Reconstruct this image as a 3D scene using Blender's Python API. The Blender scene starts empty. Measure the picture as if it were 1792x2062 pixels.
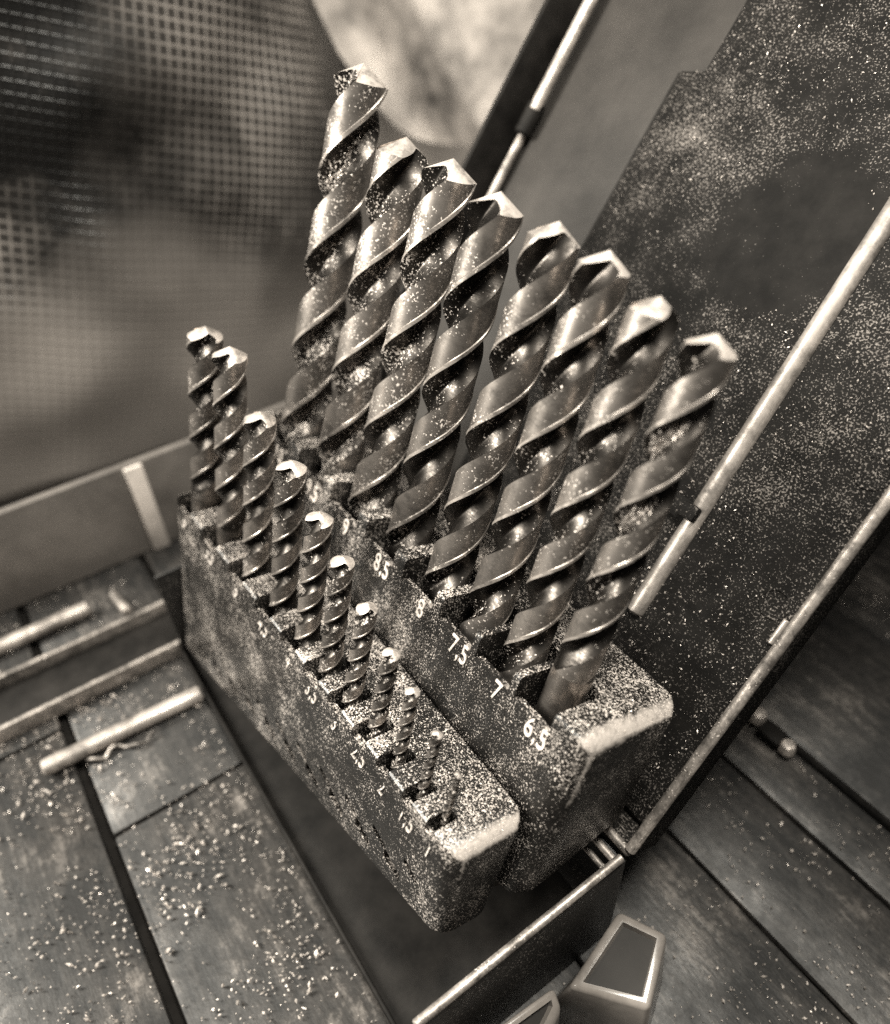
import bpy, bmesh, math, random
from mathutils import Vector, Matrix, Euler
from mathutils import noise as mnoise

S = 0.001                      # everything below is written in millimetres
SC = bpy.context.scene
COL = SC.collection
R = math.radians

# ------------------------------------------------------------------ camera
CAM_LOC = Vector((85.904, -29.355, 159.155))
RIGHT = Vector((0.57099596, 0.82002711, -0.03897623))
DOWN = Vector((0.51964342, -0.39777434, -0.75613907))
FWD = Vector((-0.63555828, 0.41149861, -0.65324923))
cam_d = bpy.data.cameras.new("camera")
cam = bpy.data.objects.new("camera", cam_d); COL.objects.link(cam)
m = Matrix((RIGHT, -DOWN, -FWD)).transposed().to_4x4()
m.translation = CAM_LOC * S
cam.matrix_world = m
cam_d.sensor_fit = 'HORIZONTAL'; cam_d.sensor_width = 36.0
cam_d.lens = 36.0 * 1582.62 / 1792.0
cam_d.clip_start = 0.002; cam_d.clip_end = 30.0
cam_d.dof.use_dof = True
cam_d.dof.focus_distance = 0.1265
cam_d.dof.aperture_fstop = cam_d.lens / 2.5
SC.camera = cam

# ------------------------------------------------------------------ world and lamps
wd = bpy.data.worlds.new("World"); SC.world = wd; wd.use_nodes = True
bgn = wd.node_tree.nodes["Background"]
bgn.inputs[0].default_value = (1.0, 0.95, 0.87, 1); bgn.inputs[1].default_value = 0.045

def area(name, loc, target, sx, sy, power, col=(1, .96, .86)):
    l = bpy.data.lights.new(name, 'AREA'); l.shape = 'RECTANGLE'; l.size = sx * S; l.size_y = sy * S
    l.energy = power; l.color = col
    o = bpy.data.objects.new(name, l); COL.objects.link(o)
    loc = Vector(loc) * S; o.location = loc
    o.rotation_euler = (Vector(target) * S - loc).to_track_quat('-Z', 'Y').to_euler()
    return o
area("window_lamp", (-190, -290, 300), (-10, 15, 60), 150, 240, 2.1).data.spread = R(105)
area("bench_lamp", (75, 40, 350), (5, 8, 40), 80, 80, .72).data.spread = R(112)
area("backdrop_fill", (-90, -20, 420), (-250, 150, 70), 90, 90, .26).data.spread = R(70)  # added fill with no known source, brightens the rag and lower sack

SC.view_settings.view_transform = 'Standard'; SC.view_settings.look = 'None'
SC.view_settings.exposure = 0.0; SC.view_settings.gamma = 1.0
SC.view_settings.use_curve_mapping = False
SC.cycles.max_bounces = 6
SC.cycles.use_denoising = False
SC.cycles.sample_clamp_indirect = 4.0

# ------------------------------------------------------------------ helpers
def mesh_obj(name, me, parent=None, mats=(), M=None):
    o = bpy.data.objects.new(name, me); COL.objects.link(o)
    for mm in mats:
        if mm.name not in [x.name for x in me.materials if x]: me.materials.append(mm)
    if parent is not None: o.parent = parent
    if M is not None:
        o.matrix_basis = M
    return o

def bm_obj(name, bm, parent=None, mats=(), M=None, smooth=None):
    me = bpy.data.meshes.new(name)
    bmesh.ops.recalc_face_normals(bm, faces=bm.faces)
    bm.to_mesh(me); bm.free()
    if smooth is not None:
        for p in me.polygons: p.use_smooth = True
        me.set_sharp_from_angle(angle=R(smooth))
    return mesh_obj(name, me, parent, mats, M)

def tag(o, label=None, cat=None, group=None, kind=None):
    if label: o["label"] = label
    if cat: o["category"] = cat
    if group: o["group"] = group
    if kind: o["kind"] = kind
    return o

def empty(name, loc=(0, 0, 0)):
    o = bpy.data.objects.new(name, None); COL.objects.link(o)
    o.empty_display_size = 0.01; o.location = Vector(loc) * S
    return o

def hexa(bm, pts, bev=0.0, seg=2):
    """8 points in mm: bottom 4 (ccw), top 4 (ccw)"""
    vs = [bm.verts.new(Vector(p) * S) for p in pts]
    fs = [bm.faces.new([vs[i] for i in f]) for f in ((3, 2, 1, 0), (4, 5, 6, 7), (0, 1, 5, 4), (1, 2, 6, 5), (2, 3, 7, 6), (3, 0, 4, 7))]
    if bev:
        es = list({e for f in fs for e in f.edges})
        bmesh.ops.bevel(bm, geom=es, offset=bev * S, segments=seg, profile=0.5, affect='EDGES')
    return vs

def boxp(x0, x1, y0, y1, z0, z1):
    return [(x0, y0, z0), (x1, y0, z0), (x1, y1, z0), (x0, y1, z0), (x0, y0, z1), (x1, y0, z1), (x1, y1, z1), (x0, y1, z1)]

def box_obj(name, x0, x1, y0, y1, z0, z1, mat, parent=None, bev=0.3, seg=2, M=None):
    bm = bmesh.new(); hexa(bm, boxp(x0, x1, y0, y1, z0, z1), bev, seg)
    return bm_obj(name, bm, parent, (mat,), M, smooth=35)

def tube(bm, pts, r, n=10, cap=True):
    pts = [Vector(p) for p in pts]
    rings = []
    rr = r if isinstance(r, (list, tuple)) else [r] * len(pts)
    prev = None
    for i, p in enumerate(pts):
        t = (pts[min(i + 1, len(pts) - 1)] - pts[max(i - 1, 0)]).normalized()
        if prev is None:
            a = t.orthogonal().normalized()
        else:
            a = (prev - prev.dot(t) * t).normalized()
        prev = a; b = t.cross(a)
        rings.append([bm.verts.new((p + (a * math.cos(2 * math.pi * k / n) + b * math.sin(2 * math.pi * k / n)) * rr[i]) * S) for k in range(n)])
    for i in range(len(rings) - 1):
        for k in range(n):
            bm.faces.new((rings[i][k], rings[i][(k + 1) % n], rings[i + 1][(k + 1) % n], rings[i + 1][k]))
    if cap:
        bm.faces.new(rings[0][::-1]); bm.faces.new(rings[-1])

def rod_obj(name, a, b, r, mat, parent=None, n=16, ch=0.25, M=None):
    a = Vector(a); b = Vector(b); d = (b - a).normalized()
    bm = bmesh.new(); tube(bm, [a, a + d * r * ch, b - d * r * ch, b], [r * (1 - ch), r, r, r * (1 - ch)], n)
    return bm_obj(name, bm, parent, (mat,), M, smooth=40)

# frames.  F = frame of the drills (z along the rear row);  world = table frame
CA, SA = math.cos(R(20)), math.sin(R(20))
MF = Matrix(((1, 0, 0, 0), (0, CA, SA, 0), (0, -SA, CA, 51 * S), (0, 0, 0, 1)))
def F2W(p):
    x, y, z = p
    return Vector((x, y * CA + z * SA, -y * SA + z * CA + 51))

# ------------------------------------------------------------------ materials
def mat(name):
    m = bpy.data.materials.new(name); m.use_nodes = True
    nt = m.node_tree; b = nt.nodes["Principled BSDF"]
    return m, nt, b

class N:
    def __init__(s, nt): s.nt = nt
    def new(s, t, **k):
        n = s.nt.nodes.new(t)
        for a, v in k.items(): setattr(n, a, v)
        return n
    def link(s, a, b): s.nt.links.new(a, b)
    def coord(s, what='Object', scale=(1, 1, 1)):
        t = s.new('ShaderNodeTexCoord'); mp = s.new('ShaderNodeMapping')
        mp.inputs['Scale'].default_value = scale
        s.link(t.outputs[what], mp.inputs[0]); return mp.outputs[0]
    def noise(s, co, scale, detail=4, rough=.6):
        n = s.new('ShaderNodeTexNoise'); n.inputs['Scale'].default_value = scale
        n.inputs['Detail'].default_value = detail; n.inputs['Roughness'].default_value = rough
        s.link(co, n.inputs['Vector']); return n.outputs[0]
    def ramp(s, fac, stops):
        r = s.new('ShaderNodeValToRGB'); e = r.color_ramp.elements
        while len(e) < len(stops): e.new(.5)
        for i, (p, c) in enumerate(stops):
            e[i].position = p
            e[i].color = (c[0], c[1], c[2], 1) if isinstance(c, (tuple, list)) else (c, c * .9, c * .82, 1)
        s.link(fac, r.inputs[0]); return r.outputs[0]
    def gray(s, fac, p0, v0, p1, v1):
        r = s.new('ShaderNodeMapRange'); r.clamp = True
        for i, v in ((1, p0), (2, p1), (3, v0), (4, v1)): r.inputs[i].default_value = v
        s.link(fac, r.inputs[0]); return r.outputs[0]
    def mix(s, f, a, b):
        m = s.new('ShaderNodeMix', data_type='RGBA')
        if isinstance(f, float): m.inputs[0].default_value = f
        else: s.link(f, m.inputs[0])
        for k, v in ((6, a), (7, b)):
            if isinstance(v, (int, float)): m.inputs[k].default_value = (v, v * .9, v * .82, 1)
            else: s.link(v, m.inputs[k])
        return m.outputs[2]
    def math(s, op, a, b=None):
        m = s.new('ShaderNodeMath', operation=op)
        for k, v in ((0, a), (1, b)):
            if v is None: continue
            if isinstance(v, (int, float)): m.inputs[k].default_value = v
            else: s.link(v, m.inputs[k])
        return m.outputs[0]
    def bump(s, h, strength, dist, bsdf):
        b = s.new('ShaderNodeBump'); b.inputs['Strength'].default_value = strength
        b.inputs['Distance'].default_value = dist * S
        s.link(h, b.inputs['Height']); s.link(b.outputs[0], bsdf.inputs['Normal'])

def m_dusty(name, dark, pale, cover=.5, scale=2600, rough=.5, metallic=0.0, patch=90, bump=.6, settle=0.0, ridge_shine=0.0, soft=.05, glint=.35, stain=None, spec=.5):
    """dark enamelled sheet with pale metal dust lying on it; dust settles on faces that look up, a highlight can be painted along the end ridge"""
    m, nt, b = mat(name); n = N(nt); co = n.coord()
    f1 = n.noise(co, scale, 2, .55); f2 = n.noise(co, patch, 4, .6); f3 = n.noise(co, patch * 6, 3, .6)
    thr = n.math('ADD', n.gray(f2, .32, -.10, .68, .08), n.gray(f3, .3, -.05, .7, .05))
    g = n.new('ShaderNodeNewGeometry'); sp = n.new('ShaderNodeSeparateXYZ'); n.link(g.outputs['Normal'], sp.inputs[0])
    if settle:
        thr = n.math('ADD', thr, n.gray(sp.outputs[2], .25, -settle, .95, settle * .55))
    if stain:
        vd = n.new('ShaderNodeVectorMath', operation='DISTANCE'); n.link(co, vd.inputs[0]); vd.inputs[1].default_value = (stain[0] * S, stain[1] * S, -7.2 * S)
        dd = n.math('ADD', vd.outputs['Value'], n.math('MULTIPLY', n.math('SUBTRACT', f2, .5), .016))
        thr = n.math('ADD', thr, n.gray(dd, stain[2] * S, -.14, (stain[2] + 3) * S, 0))
    v = n.math('ADD', f1, thr)
    fac = n.gray(v, cover, 0, cover + soft, 1)
    tone = n.noise(co, scale * .6, 1, .5)
    palec = n.mix(n.gray(tone, .35, 0, .65, 1), pale * .4, pale)
    base = n.mix(n.gray(f3, .35, 0, .7, 1), dark * .7, dark * 1.5)
    if ridge_shine:
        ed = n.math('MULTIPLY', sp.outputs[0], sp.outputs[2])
        w = n.gray(n.math('ADD', ed, n.math('MULTIPLY', n.math('SUBTRACT', n.noise(co, 700, 4, .7), .5), .5)), .22, 0, .46, ridge_shine)
        base = n.mix(w, base, .62)  # highlight of the rounded end ridge, mixed into the colour as a pale tone
    c = n.mix(fac, base, palec)
    n.link(c, b.inputs['Base Color'])
    n.link(n.gray(fac, 0, rough, 1, glint), b.inputs['Roughness'])
    b.inputs['Metallic'].default_value = metallic; b.inputs['Specular IOR Level'].default_value = spec
    n.bump(v, bump, .12, b)
    return m

def m_steel(name, c0, c1, r0, r1, dust=0.0, scale=220, pale=.6, metallic=1.0, brush=True, spot=0.0):
    """used tool steel: grain, wear blotches and, if asked, stuck dust"""
    m, nt, b = mat(name); n = N(nt); co = n.coord()
    a = n.noise(co, scale, 5, .65); f = n.noise(co, scale * 9, 3, .6)
    st = n.noise(n.coord('Object', (1, 1, 7)), scale * 4, 3, .6)
    w = n.math('ADD', n.math('ADD', n.math('MULTIPLY', a, .5), n.math('MULTIPLY', f, .2)), n.math('MULTIPLY', st, .3))
    col = n.mix(n.gray(w, .38, 0, .62, 1), c0, c1)
    oi = n.new('ShaderNodeObjectInfo')
    va = n.new('ShaderNodeVectorMath', operation='ADD'); n.link(co, va.inputs[0])
    cx = n.new('ShaderNodeCombineXYZ'); n.link(oi.outputs['Random'], cx.inputs[0]); n.link(oi.outputs['Random'], cx.inputs[2]); n.link(cx.outputs[0], va.inputs[1])
    blot = n.noise(va.outputs[0], scale * .7, 5, .7)
    dk = n.math('MULTIPLY', n.gray(blot, .40, .38, .57, 1), n.gray(oi.outputs['Random'], 0, .75, 1, 1.1))
    hs = n.new('ShaderNodeHueSaturation'); n.link(dk, hs.inputs['Value']); n.link(col, hs.inputs['Color']); col = hs.outputs[0]
    rg = n.math('ADD', n.gray(w, .36, r1, .64, r0), n.gray(blot, .38, .16, .6, 0))
    met = None
    if dust > 0:
        d1 = n.noise(co, 2400, 2, .55); d2 = n.noise(co, 120, 4, .65)
        v = n.math('ADD', d1, n.gray(d2, .35, -.12, .68, .12))
        fac = n.gray(v, .68 - dust * .2, 0, .74 - dust * .2, 1)
        col = n.mix(fac, col, pale)
        rg = n.math('MAXIMUM', rg, n.math('MULTIPLY', fac, .7))
        met = n.gray(fac, 0, metallic, 1, .1)
    n.link(col, b.inputs['Base Color']); n.link(rg, b.inputs['Roughness'])
    if met is None: b.inputs['Metallic'].default_value = metallic
    else: n.link(met, b.inputs['Metallic'])
    n.bump(f, .25, .03, b)
    return m

def m_plain(name, c0, c1, rough, metallic=0.0, scale=150, bump=.2, trans=0.0, dist=.2):
    m, nt, b = mat(name); n = N(nt); co = n.coord()
    a = n.noise(co, scale, 6, .65)
    n.link(n.mix(n.gray(a, .33, 0, .67, 1), c0, c1), b.inputs['Base Color'])
    b.inputs['Roughness'].default_value = rough; b.inputs['Metallic'].default_value = metallic
    if trans: b.inputs['Transmission Weight'].default_value = trans
    n.bump(a, bump, dist, b)
    if c1 < .03: b.inputs['Specular IOR Level'].default_value = .12
    return m

M_TIER = m_dusty("dusty_black_enamel", .009, .7, .555, 3400, .34, settle=.038, ridge_shine=.75)
M_TRAY = m_dusty("dusty_tray_sheet", .010, .3, .66, 2600, .5)
M_LID = m_dusty("dusty_lid_sheet", .008, .20, .572, 2800, .75, patch=35, soft=.08, stain=(9, 99, 12.5), spec=.12, glint=.6)
M_LIDS = m_plain("grey_lid_sheet", .026, .05, .5, .2, 60, .05)
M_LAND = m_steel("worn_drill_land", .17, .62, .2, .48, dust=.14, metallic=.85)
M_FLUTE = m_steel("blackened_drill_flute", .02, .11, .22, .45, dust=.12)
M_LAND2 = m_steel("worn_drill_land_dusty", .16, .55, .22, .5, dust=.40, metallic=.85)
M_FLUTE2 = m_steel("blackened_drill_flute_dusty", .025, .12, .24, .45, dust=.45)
M_TIP = m_steel("ground_drill_point", .6, .98, .34, .5, scale=500, metallic=.6)
M_EDGE = m_steel("bright_drill_margin", .3, .9, .25, .4, dust=.1, metallic=.7)
M_SHANK = m_steel("drill_shank_steel", .30, .5, .25, .4)
M_ROD = m_steel("bright_steel_rod", .35, .9, .25, .45, scale=130, metallic=.55)
M_RIM = m_steel("worn_steel_edge", .10, .8, .3, .5, dust=.2, scale=160, metallic=.6)
M_MARK = m_plain("pale_stamped_paint", .4, .98, .6, 0, 1500, .2)
M_MARK2 = m_plain("faded_stamped_paint", .08, .7, .7, 0, 1700, .2)
M_DUST = m_steel("metal_dust", .7, .98, .2, .45, scale=600, metallic=.25)
M_SWARF = m_steel("packed_metal_shavings", .3, .95, .25, .5, scale=900, metallic=.7)
def m_wood(name):
    m, nt, b = mat(name); n = N(nt); co = n.coord(); cg = n.coord('Object', (.16, 1, 1))
    a = n.noise(co, 38, 9, .72); g = n.noise(cg, 420, 5, .7); p = n.noise(co, 900, 3, .6)
    v = n.math('ADD', n.math('ADD', n.math('MULTIPLY', a, .55), n.math('MULTIPLY', g, .3)), n.math('MULTIPLY', p, .15))
    n.link(n.ramp(v, [(.44, .004), (.53, .028), (.60, .12), (.68, .30)]), b.inputs['Base Color'])
    n.link(n.gray(a, .35, .7, .65, .4), b.inputs['Roughness']); n.bump(v, .8, .5, b)
    return m
M_WOOD = m_wood("grimy_bench_board")
M_JOINT = m_plain("dark_bench_joint", .01, .02, .9)
M_DARK = m_plain("dark_oily_steel", .006, .02, .6, .1, 120)
M_GREY = m_plain("grey_painted_plate", .09, .20, .45, 0, 40, .05)
M_CLOTH = m_plain("pale_rag", .03, .75, .8, 0, 26, .3, dist=2)
M_PLASTIC = m_plain("smoky_plastic", .12, .28, .22, 0, 60, .05)
M_PLASTD = m_plain("dark_smoky_plastic", .015, .028, .5, 0, 60, .05)

# ------------------------------------------------------------------ the bench
rnd = random.Random(7)
bench = empty("workbench", (0, 0, 0)); tag(bench, kind="structure")
box_obj("bench_core", -900, 500, -500, 1100, -40, -4.2, M_JOINT, bench, 0)
JY = [-500, -420, -345, -275, -206, -140, -92, -47, -12, 18, 50, 73, 87, 130, 175, 230, 300, 380, 470, 580, 720, 880, 1100]
SPL = {-47: (-25.5,), -92: (-60, 70), 50: (), 73: (), 87: (160,), 130: (-60,), -140: (20,)}
for j in range(len(JY) - 1):
    y0, y1 = JY[j], JY[j + 1]
    cuts = [-900] + list(SPL.get(y0, ())) + [500]
    for k in range(len(cuts) - 1):
        g = 1.1 if y1 <= 0 else .4
        dz = rnd.uniform(-.5, 0) if y0 not in (87,) else 1.6
        box_obj("plank", cuts[k] + .35, cuts[k + 1] - .35, y0 + g, y1 - g, -4.1, dz, M_WOOD, bench, .7, 2)

# ------------------------------------------------------------------ drills
#        d    base in F            tip in F
BITS = [(1, 36.48, 0, 0, 37.16, -1.51, 10.75), (1.5, 30.69, 0, 0, 31.53, -1.88, 13.38), (2, 24.01, 0, 0, 24.7, -2.19, 15.55),
        (2.5, 17.14, 0, 0, 18.63, -2.52, 17.9), (3, 9.46, 0, 0, 11.05, -2.94, 20.88), (3.5, 1.62, 0, 0, 3.06, -3.41, 24.23),
        (4, -7.01, 0, 0, -4.86, -3.87, 27.53), (4.5, -16.94, 0, 0, -15.07, -4.42, 31.42), (5, -28.7, 0, 0, -27.55, -4.84, 34.37),
        (5.5, -41.34, 0, 0, -40.46, -5.76, 40.96), (6, -54.76, 0, 0, -52.21, -5.66, 40.23),
        (6.5, 35.62, 17.76, 19.3, 35.58, 17.76, 73.88), (7, 26.28, 17.76, 19.3, 26.21, 17.76, 74.95), (7.5, 16.41, 17.76, 19.3, 16.19, 17.76, 77.49),
        (8, 5.35, 17.76, 19.3, 5.98, 17.76, 78.3), (8.5, -7.26, 17.76, 19.3, -7.2, 17.76, 78.9), (9, -20.46, 17.76, 19.3, -20.07, 17.76, 80.62),
        (9.5, -34.27, 17.76, 19.3, -33.78, 17.76, 80.98), (10, -49.82, 17.76, 19.3, -51.23, 17.76, 89.6)]
PHASE = {6.5: 0, 7: 84, 7.5: 22, 8: 44, 8.5: 0, 9: -10, 9.5: 86, 10: -10, 6: 60, 5.5: 30, 5: 40, 4.5: 24, 4: 20, 3.5: 44, 3: 60, 2.5: 20, 2: 35, 1.5: 10, 1: 0}
DEPTH = {}
WORD = {1: "one", 10: "10"}
LABEL = {
    10: "largest twist drill, tallest of all, at the far end beside mark 10",
    9.5: "dark twist drill with chipped dusty point, in the slot marked 9,5",
    9: "dusty twist drill with speckled flutes, in the slot marked 9",
    8.5: "dark twist drill with comma shaped bright cutting edge, in slot 8,5",
    8: "twist drill with flat triangular bright point facet, in slot marked 8",
    7.5: "twist drill with two bright point facets, in slot marked 7,5",
    7: "greyer twist drill with ragged point, in slot marked 7",
    6.5: "nearest large twist drill with packed shavings in its flutes, slot 6,5",
    6: "leftmost and backmost drill of the front row, in the end slot",
    5.5: "second drill from the left end of the front row",
    5: "third drill from the left end of the front row",
    4.5: "fourth drill from the left end, bright triangle on its point",
    4: "fifth drill from the left end of the front row",
    3.5: "sixth drill from the left, middle of the front row",
    3: "thin drill in front row slot marked 3",
    2.5: "thin drill with bright point in front row slot marked 2,5",
    2: "thin drill with long bright flute in front row slot marked 2",
    1.5: "very thin short drill in front row slot marked 1,5",
    1: "thinnest shortest drill, at the near end of the front row",
}

def profile(d, n_half=26):
    """unit cross-section of a two-flute drill: list of (angle, r, is_flute)"""
    out = []
    core = .45
    half = []
    LA = 92.0
    for k in range(8): half.append(((LA - 12) * k / 7, .955, 0))
    half += [(LA - 11, .965, 0), (LA - 9.5, 1.0, 0), (LA - 5, 1.0, 0), (LA, 1.0, 0)]
    nf = 16
    for k in range(1, nf):
        t = k / nf
        a = LA + (180 - LA) * t
        c = .5
        q = (c - t) / c if t < c else (t - c) / (1 - c)
        s = (q ** 1.8) if t < c else (q ** 1.9)
        half.append((a, core + ((1.0 if t < c else .955) - core) * s, 1))
    for h in (0, 180):
        out += [(R(a + h), r, f) for a, r, f in half]
    return out

def make_drill(d, B, T, phase):
    rear = d > 6
    B = Vector(B); T = Vector(T); ax = (T - B).normalized(); h = (T - B).length
    ins = {True: 44 + (d - 6.5) * 3.2, False: 19 + (d - 1) * 5.0}[rear]
    DEPTH[d] = ins
    root = empty("drill_bit")
    zq = ax; xq = (Vector((1, 0, 0)) - zq * zq.x).normalized(); yq = zq.cross(xq)
    Ml = Matrix((xq, yq, zq)).transposed().to_4x4(); Ml.translation = B * S
    root.matrix_basis = MF @ Ml
    tag(root, LABEL[d], "drill bit", "rear row of drills" if rear else "front row of drills")
    P = 3.45 * d
    rad = d / 2 * (1.0 if rear else 1.15)
    prof = profile(d); n = len(prof)
    z_start = {6.5: 3.0, 5.5: 2, 6: 2}.get(d, -4 - d * .6)   # where the flutes run out
    drop = lambda r: .60 * r
    body_top = h - drop(rad)
    step = P / 44
    nr = max(8, int((body_top - z_start) / step))
    zs = [z_start + (body_top - .15 - z_start) * k / nr for k in range(nr + 1)]
    tw = lambda z: 2 * math.pi * (z - h) / P + phase
    rn = random.Random(int(d * 10))
    off = rn.uniform(0, 100)
    bm = bmesh.new(); rings = []
    def lipz(i):       # flank relief: falls away behind the cutting lip
        a = math.degrees(prof[i][0]) % 180
        return -.11 * rad * max(0, (92 - min(a, 92))) / 92
    def rim(i, z, last=False):
        a, r, f = prof[i]
        e = min(1, max(0, (z - z_start) / (1.1 * d)))
        r = .97 + (r - .97) * (e * e * (3 - 2 * e)) if z < z_start + 1.1 * d else r
        th = a + tw(z)
        nick = 0
        v = mnoise.noise(Vector((math.cos(th) * 2 + off, math.sin(th) * 2, z * 1.1)))
        if not f and r > .99: nick = max(0, v - .25) * .10
        return Vector(((r - nick) * rad * math.cos(th), (r - nick) * rad * math.sin(th), z))
    for z in zs: rings.append([bm.verts.new(rim(i, z) * S) for i in range(n)])
    top = []
    for i in range(n):
        r = prof[i][1] * rad; z = h - drop(r) + lipz(i)
        top.append(bm.verts.new(rim(i, z) * S))
    rings.append(top)
    for k in range(len(rings) - 1):
        for i in range(n):
            j = (i + 1) % n
            fc = bm.faces.new((rings[k][i], rings[k][j], rings[k + 1][j], rings[k + 1][i]))
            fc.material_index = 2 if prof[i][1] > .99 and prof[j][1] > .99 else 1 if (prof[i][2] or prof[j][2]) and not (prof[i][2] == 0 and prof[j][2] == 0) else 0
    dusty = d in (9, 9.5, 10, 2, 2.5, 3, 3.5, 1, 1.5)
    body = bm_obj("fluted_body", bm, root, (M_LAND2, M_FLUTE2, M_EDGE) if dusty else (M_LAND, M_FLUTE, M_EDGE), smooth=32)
    # point
    bm = bmesh.new(); rg = []
    for s in (1.0, .72, .45, .22):
        ring = []
        for i in range(n):
            r = prof[i][1] * rad * s
            z = h - drop(r) + lipz(i) * s
            zz = h - drop(prof[i][1] * rad) + lipz(i)
            th = prof[i][0] + tw(zz)
            ring.append(bm.verts.new(Vector((r * math.cos(th), r * math.sin(th), z + .01)) * S))
        rg.append(ring)
    c = bm.verts.new(Vector((0, 0, h)) * S)
    for k in range(len(rg) - 1):
        for i in range(n):
            j = (i + 1) % n
            bm.faces.new((rg[k][i], rg[k][j], rg[k + 1][j], rg[k + 1][i]))
    for i in range(n): bm.faces.new((rg[-1][i], rg[-1][(i + 1) % n], c))
    bm_obj("cutting_tip", bm, root, (M_TIP,), smooth=28)
    bm = bmesh.new(); tube(bm, [(0, 0, -ins), (0, 0, -ins + .6), (0, 0, z_start + .02)], [rad * .85, rad * .97, rad * .968], 24)
    bm_obj("shank", bm, root, (M_SHANK,), smooth=35)
    return root

DRILL = {}
for b in BITS:
    DRILL[b[0]] = make_drill(b[0], b[1:4], b[4:7], R(PHASE[b[0]]))

# ------------------------------------------------------------------ the drill case
case = empty("drill_bit_case", (0, 0, 0))
tag(case, "open dusty black metal drill case with two numbered tiers and raised lid", "drill case")

def boolean(o, cutters):
    md = o.modifiers.new("cut", 'BOOLEAN'); md.operation = 'DIFFERENCE'; md.object = cutters; md.solver = 'EXACT'
    md.use_self = True
    dg = bpy.context.evaluated_depsgraph_get(); dg.update()
    me = bpy.data.meshes.new_from_object(o.evaluated_get(dg))
    o.modifiers.clear(); old = o.data; o.data = me; me.name = old.name
    bpy.data.objects.remove(cutters)
    for p in me.polygons: p.use_smooth = True
    me.set_sharp_from_angle(angle=R(28))

def slot_cutter(bm, x0, x1, pts, rnd_edges, r):
    """prism along x with outline pts (y,z); the edges along y/z named in rnd_edges are rounded"""
    a = [bm.verts.new(Vector((x0, y, z)) * S) for y, z in pts]; b = [bm.verts.new(Vector((x1, y, z)) * S) for y, z in pts]
    k = len(pts); bm.faces.new(a[::-1]); bm.faces.new(b)
    for i in range(k): bm.faces.new((a[i], a[(i + 1) % k], b[(i + 1) % k], b[i]))
    es = []
    for i in rnd_edges:
        for q in (a, b):
            e = bm.edges.get((q[i], q[(i + 1) % k]))
            if e: es.append(e)
    bmesh.ops.bevel(bm, geom=es, offset=r * S, segments=5, profile=.5, affect='EDGES')

# front tier (frame F)
def fy(x): return -5.7 + (x + 60) / 103 * 3.1          # front face at z=0
def fbot(x): return -46.5 + (x + 60) / 103 * 25.5
FX0, FX1 = -60.5, 43.0
def tier_mesh(pts, bev):
    bm = bmesh.new(); vs = hexa(bm, pts)
    ed = lambda i, j: bm.edges.get((vs[i], vs[j]))
    soft = [ed(5, 6), ed(4, 7), ed(1, 5), ed(0, 4), ed(2, 6), ed(3, 7)]
    bmesh.ops.bevel(bm, geom=soft, offset=bev * S, segments=5, profile=.5, affect='EDGES')
    rest = [e for e in bm.edges if len(e.link_faces) == 2 and e.calc_face_angle(0) > R(50)]
    bmesh.ops.bevel(bm, geom=rest, offset=.8 * S, segments=3, profile=.5, affect='EDGES')
    return bm
FT = []
for zf in (fbot, lambda x: 0):
    for (x, bk) in ((FX0, 0), (FX1, 0), (FX1, 1), (FX0, 1)):
        if bk: y = 11.0; z = zf(x) if zf is fbot else .14 * y
        else:
            z = zf(x) if zf is fbot else .14 * fy(x)
            y = fy(x) - .14 * z
        FT.append((x, y, z))
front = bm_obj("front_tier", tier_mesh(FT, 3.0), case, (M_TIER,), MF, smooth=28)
cb = bmesh.new()
for b in BITS[:11]:
    d, x = b[0], b[1]; w = d / 2 * 1.15 + .45; y0 = fy(x)
    dep = -min(DEPTH[d] + 2, -fbot(x) + 4)
    lx = (b[4] - b[1]) / (b[6] - b[3]); ly = -.14
    zl = y0 * .14 - 1.7 - d * .12
    slot_cutter(cb, x - w, x + w, [(y0 - 2.5, zl), (y0 + 1.6, zl), (y0 + 1.6 + .14 * -dep, dep), (d * .575 + .6 + .14 * -dep, dep), (d * .575 + .6, 4), (y0 - 2.5, 4)], (0, 3), w * .42)
for k in range(11):                      # stamped nicks along the lower edge
    x = -50 + k * 8.6; zb = fbot(x); y0 = fy(x) - .14 * zb
    for (dx, dz, l, hh) in ((0, 4.2, 4.6, 2.6), (5.0, 9.2, 3.6, 1.5)):
        if x + dx + l > 40: continue
        z = zb + dz - .2; yy = fy(x + dx) - .14 * z
        hexa(cb, [(x + dx, yy - 2, z + .9), (x + dx + l, yy - 2, z), (x + dx + l, yy + 1.4, z), (x + dx, yy + 1.4, z + .9),
                  (x + dx, yy - 2, z + hh + .9), (x + dx + l, yy - 2, z + hh * .8), (x + dx + l, yy + 1.4, z + hh * .8), (x + dx, yy + 1.4, z + hh + .9)])
cut = bm_obj("cutter", cb, None, (M_TIER,), MF)
boolean(front, cut)

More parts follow.
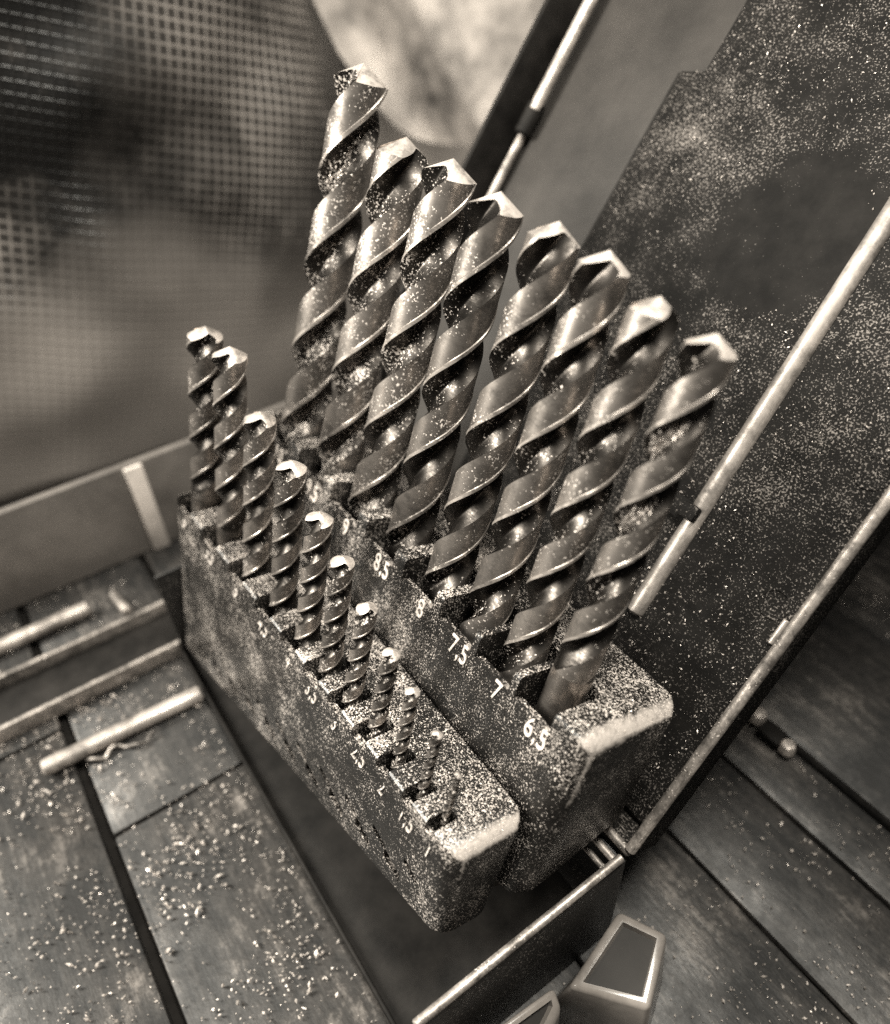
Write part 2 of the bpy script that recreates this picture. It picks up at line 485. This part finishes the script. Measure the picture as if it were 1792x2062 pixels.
# rear tier
RX0, RX1 = -60.0, 46.5
rb = lambda x: -36 + (x - RX0) / (RX1 - RX0) * 21.0
RT = [(RX0, 11.5, rb(RX0)), (RX1, 11.5, rb(RX1)), (RX1, 33, rb(RX1) + 11), (RX0, 33, rb(RX0) + 3),
      (RX0, 11.5, 19.3), (RX1, 11.5, 19.3), (RX1, 33.5, 19.3), (RX0, 33.5, 19.3)]
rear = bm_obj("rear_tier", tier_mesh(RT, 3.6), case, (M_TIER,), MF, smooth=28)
cb = bmesh.new()
for b in BITS[11:]:
    d, x = b[0], b[1]; w = d / 2 + .65
    zl = 19.3 - 3.3
    slot_cutter(cb, x - w, x + w, [(8.5, zl), (12.4, zl), (12.4, -34 + (x + 50) * .18), (17.76 + d / 2 + .7, -34 + (x + 50) * .18), (17.76 + d / 2 + .7, 23), (8.5, 23)], (0, 3), w * .42)
cut = bm_obj("cutter", cb, None, (M_TIER,), MF)
boolean(rear, cut)

# stamped numbers
def number_mark(txt, pos, tilt, size, parent, mk):
    cu = bpy.data.curves.new("t", 'FONT'); cu.body = txt; cu.size = size * S; cu.extrude = .12 * S
    cu.align_x = 'CENTER'; cu.align_y = 'CENTER'; cu.space_character = 1.05; cu.offset = -.00001
    o = bpy.data.objects.new("t", cu); COL.objects.link(o)
    dg = bpy.context.evaluated_depsgraph_get(); dg.update()
    me = bpy.data.meshes.new_from_object(o.evaluated_get(dg)); bpy.data.objects.remove(o)
    me.name = "number_mark"; me.materials.clear()
    M = MF @ Matrix.Translation(Vector(pos) * S) @ Matrix.Rotation(R(90) + tilt, 4, 'X') @ Matrix.Diagonal((.72, 1, 1, 1))
    o = mesh_obj("number_mark", me, parent, (mk,))
    o.matrix_basis = parent.matrix_basis.inverted() @ M
    o["label"] = "pale stamped number " + txt
    return o
fmt = lambda d: ("%g" % d).replace(".", ",")
for b in BITS[11:]:
    number_mark(fmt(b[0]), (b[1] + 2.2, 11.5 - .08, 19.3 - 5.6), 0, 5.2, rear, M_MARK)
for b in BITS[:11]:
    x = b[1] + .8; z = -5.0
    number_mark(fmt(b[0]), (x, fy(x) - .14 * z - .08, z), math.atan(-.14), 4.2, front, M_MARK2)

# tray (world axes, part of the case)
def cbox(name, *a, mat=M_TRAY, parent=case, bev=.3): return box_obj(name, *a, mat, parent, bev)
cbox("tray_floor", -62.5, 49.4, -15.4, 25.4, .15, .9, mat=M_DARK)
cbox("tray_side_wall", 49.5, 50.3, -15.5, 26, .2, 29.2)
cbox("tray_side_wall", -63.4, -62.6, -15.5, 26, .2, 29.2)
cbox("tray_back_wall", -62.5, 49.4, 25.5, 26.3, .2, 28.2)
cbox("tray_front_lip", -62.5, 49.4, -16.2, -15.5, .2, 3.0, mat=M_DARK)
rod_obj("rolled_rim", (49.9, -15.8, 29.6), (49.9, 25.0, 30.8), .75, M_RIM, case)
# hinge
rod_obj("hinge_pin", (-61, 26.6, 30.6), (50.2, 26.6, 30.6), .8, M_RIM, case)
for k in range(7):
    x = -58 + k * 15.6
    rod_obj("hinge_knuckle", (x, 26.6, 30.6), (x + 7.4, 26.6, 30.6), 1.35, M_RIM, case)
rod_obj("hinge_rod", (40.5, 24.4, 29.0), (49.2, 24.4, 29.0), .7, M_RIM, case)
rod_obj("hinge_rod", (40.5, 22.6, 27.6), (49.2, 22.6, 27.6), .55, M_RIM, case)

# lid: local x = world x, local y = along the lid (s), local z = towards the drills
U = Vector((0, math.cos(R(52)), math.sin(R(52)))); NN = Vector((0, -U.z, U.y))
ML = Matrix(((1, 0, 0, 0), (0, U.y, NN.y, 26 * S), (0, U.z, NN.z, 31 * S), (0, 0, 0, 1)))
def lbox(name, *a, mat=M_LID, parent=case, bev=.3, seg=2): return box_obj(name, *a, mat, parent, bev, seg, ML)
SMAX = 160
lid = lbox("lid_panel", -66, 49.4, 1, SMAX, -9.4, -8.6, mat=M_LIDS)
def lsub(o):
    o.parent = lid; o.matrix_basis = Matrix.Identity(4); return o
bm = bmesh.new()
oL = [(-30.6, 2), (49.2, 2), (49.2, SMAX - .5), (-24.4, SMAX - .5), (-24.4, 121.5), (-30.6, 121.5)]
va = [bm.verts.new(Vector((x, y, -8.55)) * S) for x, y in oL]; vb = [bm.verts.new(Vector((x, y, -7.2)) * S) for x, y in oL]
bm.faces.new(va[::-1]); tf = bm.faces.new(vb)
for i in range(6): bm.faces.new((va[i], va[(i + 1) % 6], vb[(i + 1) % 6], vb[i]))
bmesh.ops.bevel(bm, geom=list(tf.edges), offset=.6 * S, segments=3, profile=.5, affect='EDGES')
lsub(bm_obj("raised_panel", bm, None, (M_LID,), smooth=40))
# dark pressed groove along the step
lsub(box_obj("groove_strip", -31.9, -30.7, 2, 121.4, -8.55, -8.35, M_DARK, None, 0))
lsub(box_obj("groove_strip", -25.7, -24.5, 122, SMAX - 1, -8.55, -8.35, M_DARK, None, 0))
lsub(rod_obj("pressed_rib", (24.2, 30.5, -7.4), (22.4, 158, -7.4), 1.75, M_ROD, None))
lsub(lbox("latch_tab", 12.5, 24.0, 49.0, 53.0, -6.9, -6.2, bev=.25))
lsub(lbox("latch_hook", 21.5, 25.0, 50.0, 52.8, -6.15, -4.3, bev=.5))
def ring(x, s, r):
    bm = bmesh.new(); pts = [(x + r * math.cos(a * math.pi / 12), s + r * math.sin(a * math.pi / 12), -7.3) for a in range(25)]
    tube(bm, pts, .28, 8, False); return lsub(bm_obj("embossed_ring", bm, None, (M_LID,), smooth=60))
ring(44.0, 71.5, 2.6); ring(43.5, 46.5, 2.4)
lsub(rod_obj("rivet_pin", (46.6, 41.0, -7.0), (46.6, 45.6, -7.0), .55, M_ROD, None))
lbox("lid_side_wall", 49.5, 50.3, 0, SMAX, -9.4, -.5)
rod_obj("lid_rim", (50.0, 0.5, -.4), (50.0, SMAX, -.4), .95, M_RIM, case, M=ML)
lbox("lid_side_wall", -67.4, -66.1, 0, SMAX, -9.4, 1.5, mat=M_DARK)
lbox("lid_end_wall", -66, 49.4, 0, .9, -9.4, -1.5)
lbox("lid_end_wall", -66, 49.4, SMAX - .9, SMAX, -9.4, -1.5)
rod_obj("lid_stay_rod", (-63.0, 80, -6.8), (-63.0, 103.5, -6.8), 1.0, M_ROD, case, M=ML)
rod_obj("lid_stay_collar", (-62.6, 100.5, -6.2), (-62.6, 108, -6.2), 2.0, M_DARK, case, M=ML)
rod_obj("lid_stay_rod", (-62.0, 106, -5.6), (-62.0, 158, -5.6), 1.35, M_ROD, case, M=ML)

# ------------------------------------------------------------------ dust
def scatter(name, objs, count, smin, smax, seed, pred=None, parent=None, upmin=.2, mat_=M_DUST, rects=()):
    rr = random.Random(seed); tris = []
    for (x0, x1, y0, y1) in rects:
        q = [Vector((x, y, 0)) * S for x, y in ((x0, y0), (x1, y0), (x1, y1), (x0, y1))]; ar = (x1 - x0) * (y1 - y0) * S * S / 2
        tris += [(ar, q[0], q[1], q[2], Vector((0, 0, 1))), (ar, q[0], q[2], q[3], Vector((0, 0, 1)))]
    dg = bpy.context.evaluated_depsgraph_get(); dg.update()
    for o in objs:
        me = o.data; me.calc_loop_triangles(); W = o.matrix_world
        vs = [W @ v.co for v in me.vertices]
        for t in me.loop_triangles:
            a, b, c = (vs[i] for i in t.vertices); nrm = (b - a).cross(c - a); ar = nrm.length / 2
            if ar <= 0: continue
            nrm = nrm.normalized()
            if nrm.z < upmin: continue
            tris.append((ar, a, b, c, nrm))
    tot = sum(t[0] for t in tris); cum = []; s = 0
    for t in tris: s += t[0]; cum.append(s)
    import bisect
    V = []; Fc = []; made = 0; tries = 0
    while made < count and tries < count * 12:
        tries += 1
        t = tris[min(len(tris) - 1, bisect.bisect(cum, rr.random() * tot))]
        u, v = rr.random(), rr.random()
        if u + v > 1: u, v = 1 - u, 1 - v
        p = t[1] + (t[2] - t[1]) * u + (t[3] - t[1]) * v
        if pred and not pred(p / S, rr): continue
        sz = (smin + (smax - smin) * rr.random() ** 3) * S
        E = Euler((rr.random() * 6, rr.random() * 6, rr.random() * 6)).to_matrix()
        k = len(V); l = rr.uniform(.6, 1.8)
        c = p + t[4] * sz * .3
        for q in ((l, 0, 0), (-l, 0, 0), (0, .7, 0), (0, -.7, 0), (0, 0, .6), (0, 0, -.6)):
            V.append(c + E @ (Vector(q) * sz * .5))
        for q in ((0, 2, 4), (2, 1, 4), (1, 3, 4), (3, 0, 4), (2, 0, 5), (1, 2, 5), (3, 1, 5), (0, 3, 5)):
            Fc.append(tuple(k + i for i in q))
        made += 1
    me = bpy.data.meshes.new(name); me.from_pydata(V, [], Fc)
    o = mesh_obj(name, me, parent, (mat_,)); tag(o, kind="stuff")
    return o
bpy.context.view_layer.update()
def clump(p, rr, sc=.05):
    return mnoise.noise(Vector(p) * sc) + .45 * mnoise.noise(Vector(p) * sc * 4) > rr.uniform(-.35, .35)
scatter("metal_dust", [front, rear], 11000, .08, .27, 3, clump, case, .45)
scatter("metal_dust", [o for o in lid.children if o.name.startswith("raised")], 8000, .08, .5, 4, lambda p, rr: clump(p, rr) and (Vector((p.x, (p - Vector((0, 26, 31))).dot(U), 0)) - Vector((9, 99, 0))).length > 13, case, .1)
planks = [o for o in bench.children if o.name.startswith("plank")]
joint = lambda p: min(abs(p.y - j) for j in JY) > 1.3
bd = scatter("metal_dust", [], 6500, .2, .9, 5, lambda p, rr: joint(p) and clump(p, rr, .06), None, .5, rects=((-110, 60, -100, -17), (52, 110, -20, 150), (20, 52, 60, 150)))
bd2 = scatter("metal_grains", [], 2200, .4, 1.3, 8, lambda p, rr: joint(p) and clump(p, rr, .05), None, .5, rects=((-80, 60, -90, -18),))
tag(bd2, "coarse bright grains lying on the boards left of the front tier", "grains", kind="stuff")
tag(bd, "loose bright metal dust and grains strewn over the bench boards", "dust", kind="stuff")

# ------------------------------------------------------------------ things on the bench to the left
o = rod_obj("steel_rod", (-49.2, -54, 2.2), (-47.6, -16.6, 2.2), 2.0, M_ROD); tag(o, "short bright round steel rod lying at the left foot of the front tier", "rod")
st = empty("steel_channel", (-73, -40, 0)); tag(st, "dark steel channel with two bright edges left of the case", "steel channel")
def sub(o, root):
    o.parent = root; o.matrix_basis = root.matrix_basis.inverted() @ o.matrix_basis; return o
sub(box_obj("web", -79.5, -65.0, -160, 120, .15, 1.6, M_DARK, None, .2), st)
sub(box_obj("flange", -81.0, -79.6, -160, 120, .15, 5.0, M_RIM, None, .4), st)
sub(box_obj("flange", -64.9, -63.6, -160, 120, .15, 5.0, M_RIM, None, .4), st)
o = rod_obj("flat_bar", (-93.5, -120, 2.2), (-93.5, -31, 2.2), 2.0, M_ROD); tag(o, "bright steel bar lying between the channel and the grey plate", "bar")
o = rod_obj("steel_pin", (-95, -24.2, 1.6), (-86, -22.8, 1.6), 1.4, M_ROD); tag(o, "small steel pin on the bench near the channel", "pin")
pl = empty("side_plate", (-108, 0, 0)); tag(pl, "grey upright plate with a pale vertical strip behind the steel bar", "plate")
sub(box_obj("plate_sheet", -110.5, -108, -200, 150, .15, 31, M_GREY, None, .5), pl)
sub(box_obj("strip", -107.9, -106.8, -8.5, -3.5, .2, 30.5, M_CLOTH, None, .3), pl)

# curly shaving by the rod
bm = bmesh.new()
pts = [(-46.5 + 1.0 * math.sin(t * .9) + t * .25, -45 + t * 1.25, .9 + .6 * math.sin(t * 1.7)) for t in [k * .5 for k in range(25)]]
tube(bm, pts, .45, 6)
o = bm_obj("metal_shaving", bm, None, (M_RIM,), smooth=60); tag(o, "thin wavy metal shaving beside the steel rod", "shaving")

# ------------------------------------------------------------------ background
def woven():
    m, nt, b = mat("woven_plastic"); n = N(nt); uv = n.coord('UV', (1, 1, 1)); uv.node.inputs['Rotation'].default_value = (0, 0, .3)
    w = n.new('ShaderNodeTexBrick'); w.offset = 0; w.inputs['Scale'].default_value = 1
    w.inputs['Brick Width'].default_value = 1; w.inputs['Row Height'].default_value = 1; w.inputs['Mortar Size'].default_value = .16; w.inputs['Mortar Smooth'].default_value = .6
    n.link(uv, w.inputs['Vector'])
    co = n.coord()
    a = n.noise(co, 15, 6, .62); mk = n.noise(co, 11, 3, .5)
    fabric = n.mix(n.gray(a, .42, 0, .60, 1), .004, .05)
    yarn = n.mix(n.gray(a, .44, 0, .58, 1), .006, .30)
    pat = n.mix(n.math('MULTIPLY', w.outputs['Fac'], n.gray(mk, .42, 0, .58, 1)), fabric, yarn)
    su = n.new('ShaderNodeSeparateXYZ'); n.link(uv, su.inputs[0])
    uvr = n.coord('UV', (1, 1, 1)); n.link(uvr, su.inputs[0])
    hem = n.gray(n.math('ADD', su.outputs[1], n.math('MULTIPLY', n.math('SUBTRACT', mk, .5), 40.0)), 16.0, 1, 26.0, 0)
    pat = n.mix(hem, pat, n.mix(a, .10, .30))
    n.link(pat, b.inputs['Base Color']); b.inputs['Roughness'].default_value = .38
    n.bump(w.outputs['Fac'], .3, .6, b)
    return m
M_WOVEN = woven()
def ray_pt(px, py, dist):
    v = (RIGHT * ((px - 896) / 1582.62) + DOWN * ((py - 1030) / 1582.62) + FWD)
    return CAM_LOC + v * dist
def patch(name, fn, nu, nv, mat_, thick=1.5, cells=2.0):
    bm = bmesh.new(); g = [[bm.verts.new(fn(u / nu, v / nv) * S) for u in range(nu + 1)] for v in range(nv + 1)]
    uvl = bm.loops.layers.uv.new("uv")
    for v in range(nv):
        for u in range(nu):
            f = bm.faces.new((g[v][u], g[v][u + 1], g[v + 1][u + 1], g[v + 1][u]))
            for lp, (a, b) in zip(f.loops, ((u, v), (u + 1, v), (u + 1, v + 1), (u, v + 1))): lp[uvl].uv = (lp.vert.co.y / S / cells, lp.vert.co.z / S / cells)
    me = bpy.data.meshes.new(name); bm.to_mesh(me); bm.free()
    for p in me.polygons: p.use_smooth = True
    o = mesh_obj(name, me, None, (mat_,))
    md = o.modifiers.new("thickness", 'SOLIDIFY'); md.thickness = thick * S
    return o
def sack(u, v):
    y = -170 + 420 * u; z = .5 + v * (60 + 270 / (1 + math.exp((y - 85) / 18)))
    x = -150 - 22 * (1 - math.cos((v - .12) * 2.6)) - .0006 * (y - 60) ** 2
    x += 10 * mnoise.noise(Vector((y * .012, z * .012, 3))) + 3.5 * mnoise.noise(Vector((y * .04, z * .04, 9)))
    return Vector((x, y, z))
sk = patch("woven_sack", sack, 84, 66, M_WOVEN, 1.2, 2.9)
tag(sk, "large blurred woven plastic sack bulging behind the case on the left", "sack")
def rag(u, v):
    x = -350 + 190 * u; z = .5 + 240 * v
    y = 105 + 110 * u + 70 * abs(((u * 1.5 + v * 1.3) % 1) - .5) + 12 * mnoise.noise(Vector((u * 3, v * 3, 1)))
    return Vector((x, y, z))
rg_ = patch("pale_rag", rag, 40, 40, M_CLOTH, 1.5)
tag(rg_, "pale folded rag, blurred, beyond the upper left of the lid", "rag")

# ------------------------------------------------------------------ right hand side: clear plastic clips and nails
def clip_block(top, bot, zt, label):
    c = sum((Vector((x, y, 0)) for x, y in bot), Vector()) / 4
    root = empty("plastic_clip", (c.x, c.y, 0)); tag(root, label, "plastic clip", "plastic clips beside the tray")
    bm = bmesh.new(); vs = hexa(bm, [(x - c.x, y - c.y, .15) for x, y in bot] + [(x - c.x, y - c.y, z) for (x, y), z in zip(top, zt)])
    es = list(bm.edges); bmesh.ops.bevel(bm, geom=es, offset=.9 * S, segments=4, profile=.5, affect='EDGES')
    bm.normal_update(); f = max(bm.faces, key=lambda q: q.calc_area() * max(0, q.normal.z))
    r = bmesh.ops.inset_individual(bm, faces=[f], thickness=.7 * S, depth=0)
    r = bmesh.ops.inset_individual(bm, faces=[f], thickness=.35 * S, depth=-1.1 * S)
    f.material_index = 1
    bm_obj("clip_body", bm, root, (M_PLASTIC, M_PLASTD), smooth=35)
clip_block([(66.8, 16), (60.8, 26), (53.4, 22.4), (57.0, 8.2)], [(69, 15), (62, 28), (51.5, 24), (53, 6)], (20.5, 21.5, 21, 19.5), "smoky plastic clip with bright rounded rim below the hinge corner")
clip_block([(57.6, 6.6), (55.0, 7.2), (53.5, -14), (64, -10)], [(60, 4), (52, 5), (51.6, -18), (66, -14)], (15, 17, 17, 13), "sloping smoky plastic clip at the bottom edge, nearest the tray wall")
ct = empty("bolt_catch", (41, 85, 0)); tag(ct, "small dark catch with two bright bolt heads on the board beside the lid rim", "catch")
box_obj("catch_plate", -2.6, 3.0, -2.6, 1.8, 1.75, 3.2, M_DARK, ct, .5)
for x, y, r in ((-4.6, .6, 2.0), (4.6, -1.0, 1.7)):
    bm = bmesh.new(); tube(bm, [(x, y, 1.7), (x, y, 3.0), (x, y, 4.0), (x, y, 4.3)], [r * 1.05, r, r * .8, r * .35], 16)
    bm_obj("bolt_head", bm, ct, (M_TIP,), smooth=40)

# ------------------------------------------------------------------ packed shavings in the flutes
def packed(d, zt, span, count, size, label):
    b = [q for q in BITS if q[0] == d][0]; root = DRILL[d]
    rr = random.Random(int(d * 100 + zt)); P = 3.45 * d; rad = d / 2
    h = (Vector(b[4:7]) - Vector(b[1:4])).length
    cl = root.matrix_basis.inverted() @ (CAM_LOC * S); caz = math.atan2(cl.y, cl.x) - R(18)
    best = min((abs((((R(136) + 2 * math.pi * (z - h) / P + R(PHASE[d])) - caz + math.pi / 2) % math.pi) - math.pi / 2), z) for z in [zt + k * .1 for k in range(-60, 61)])[1]
    V = []; Fc = []
    for k in range(count):
        z = best + rr.gauss(0, span)
        th = R(136) + 2 * math.pi * (z - h) / P + R(PHASE[d]) + rr.uniform(-.5, .5)
        base = R(136) + 2 * math.pi * (best - h) / P + R(PHASE[d])
        if abs(((base - caz + math.pi / 2) % math.pi) - math.pi / 2) < .3 and math.cos(th - caz) < 0: th += math.pi
        r = rad * rr.uniform(.42, .42 + .45 * rr.random())
        c = Vector((r * math.cos(th), r * math.sin(th), z)) * S
        E = Euler((rr.random() * 6, rr.random() * 6, rr.random() * 6)).to_matrix(); sz = size * rr.uniform(.5, 1.3) * S
        i0 = len(V); l = rr.uniform(.8, 2.2)
        for q in ((l, 0, 0), (-l, 0, 0), (0, .7, 0), (0, -.7, 0), (0, 0, .6), (0, 0, -.6)): V.append(c + E @ (Vector(q) * sz * .5))
        for q in ((0, 2, 4), (2, 1, 4), (1, 3, 4), (3, 0, 4), (2, 0, 5), (1, 2, 5), (3, 1, 5), (0, 3, 5)): Fc.append(tuple(i0 + i for i in q))
    me = bpy.data.meshes.new("packed_shavings"); me.from_pydata(V, [], Fc)
    o = mesh_obj("packed_shavings", me, None, (M_SWARF,), root.matrix_basis.copy())
    tag(o, label, "shavings", "shavings packed in drill flutes")
packed(6.5, 39, 1.6, 420, .42, "upper clump of bright shavings packed in the flute of drill 6,5")
packed(6.5, 27, 1.5, 420, .42, "lower clump of bright shavings packed in the flute of drill 6,5")
packed(10, 61, 3.4, 300, .42, "bright shavings stuck near the point of the tallest drill")
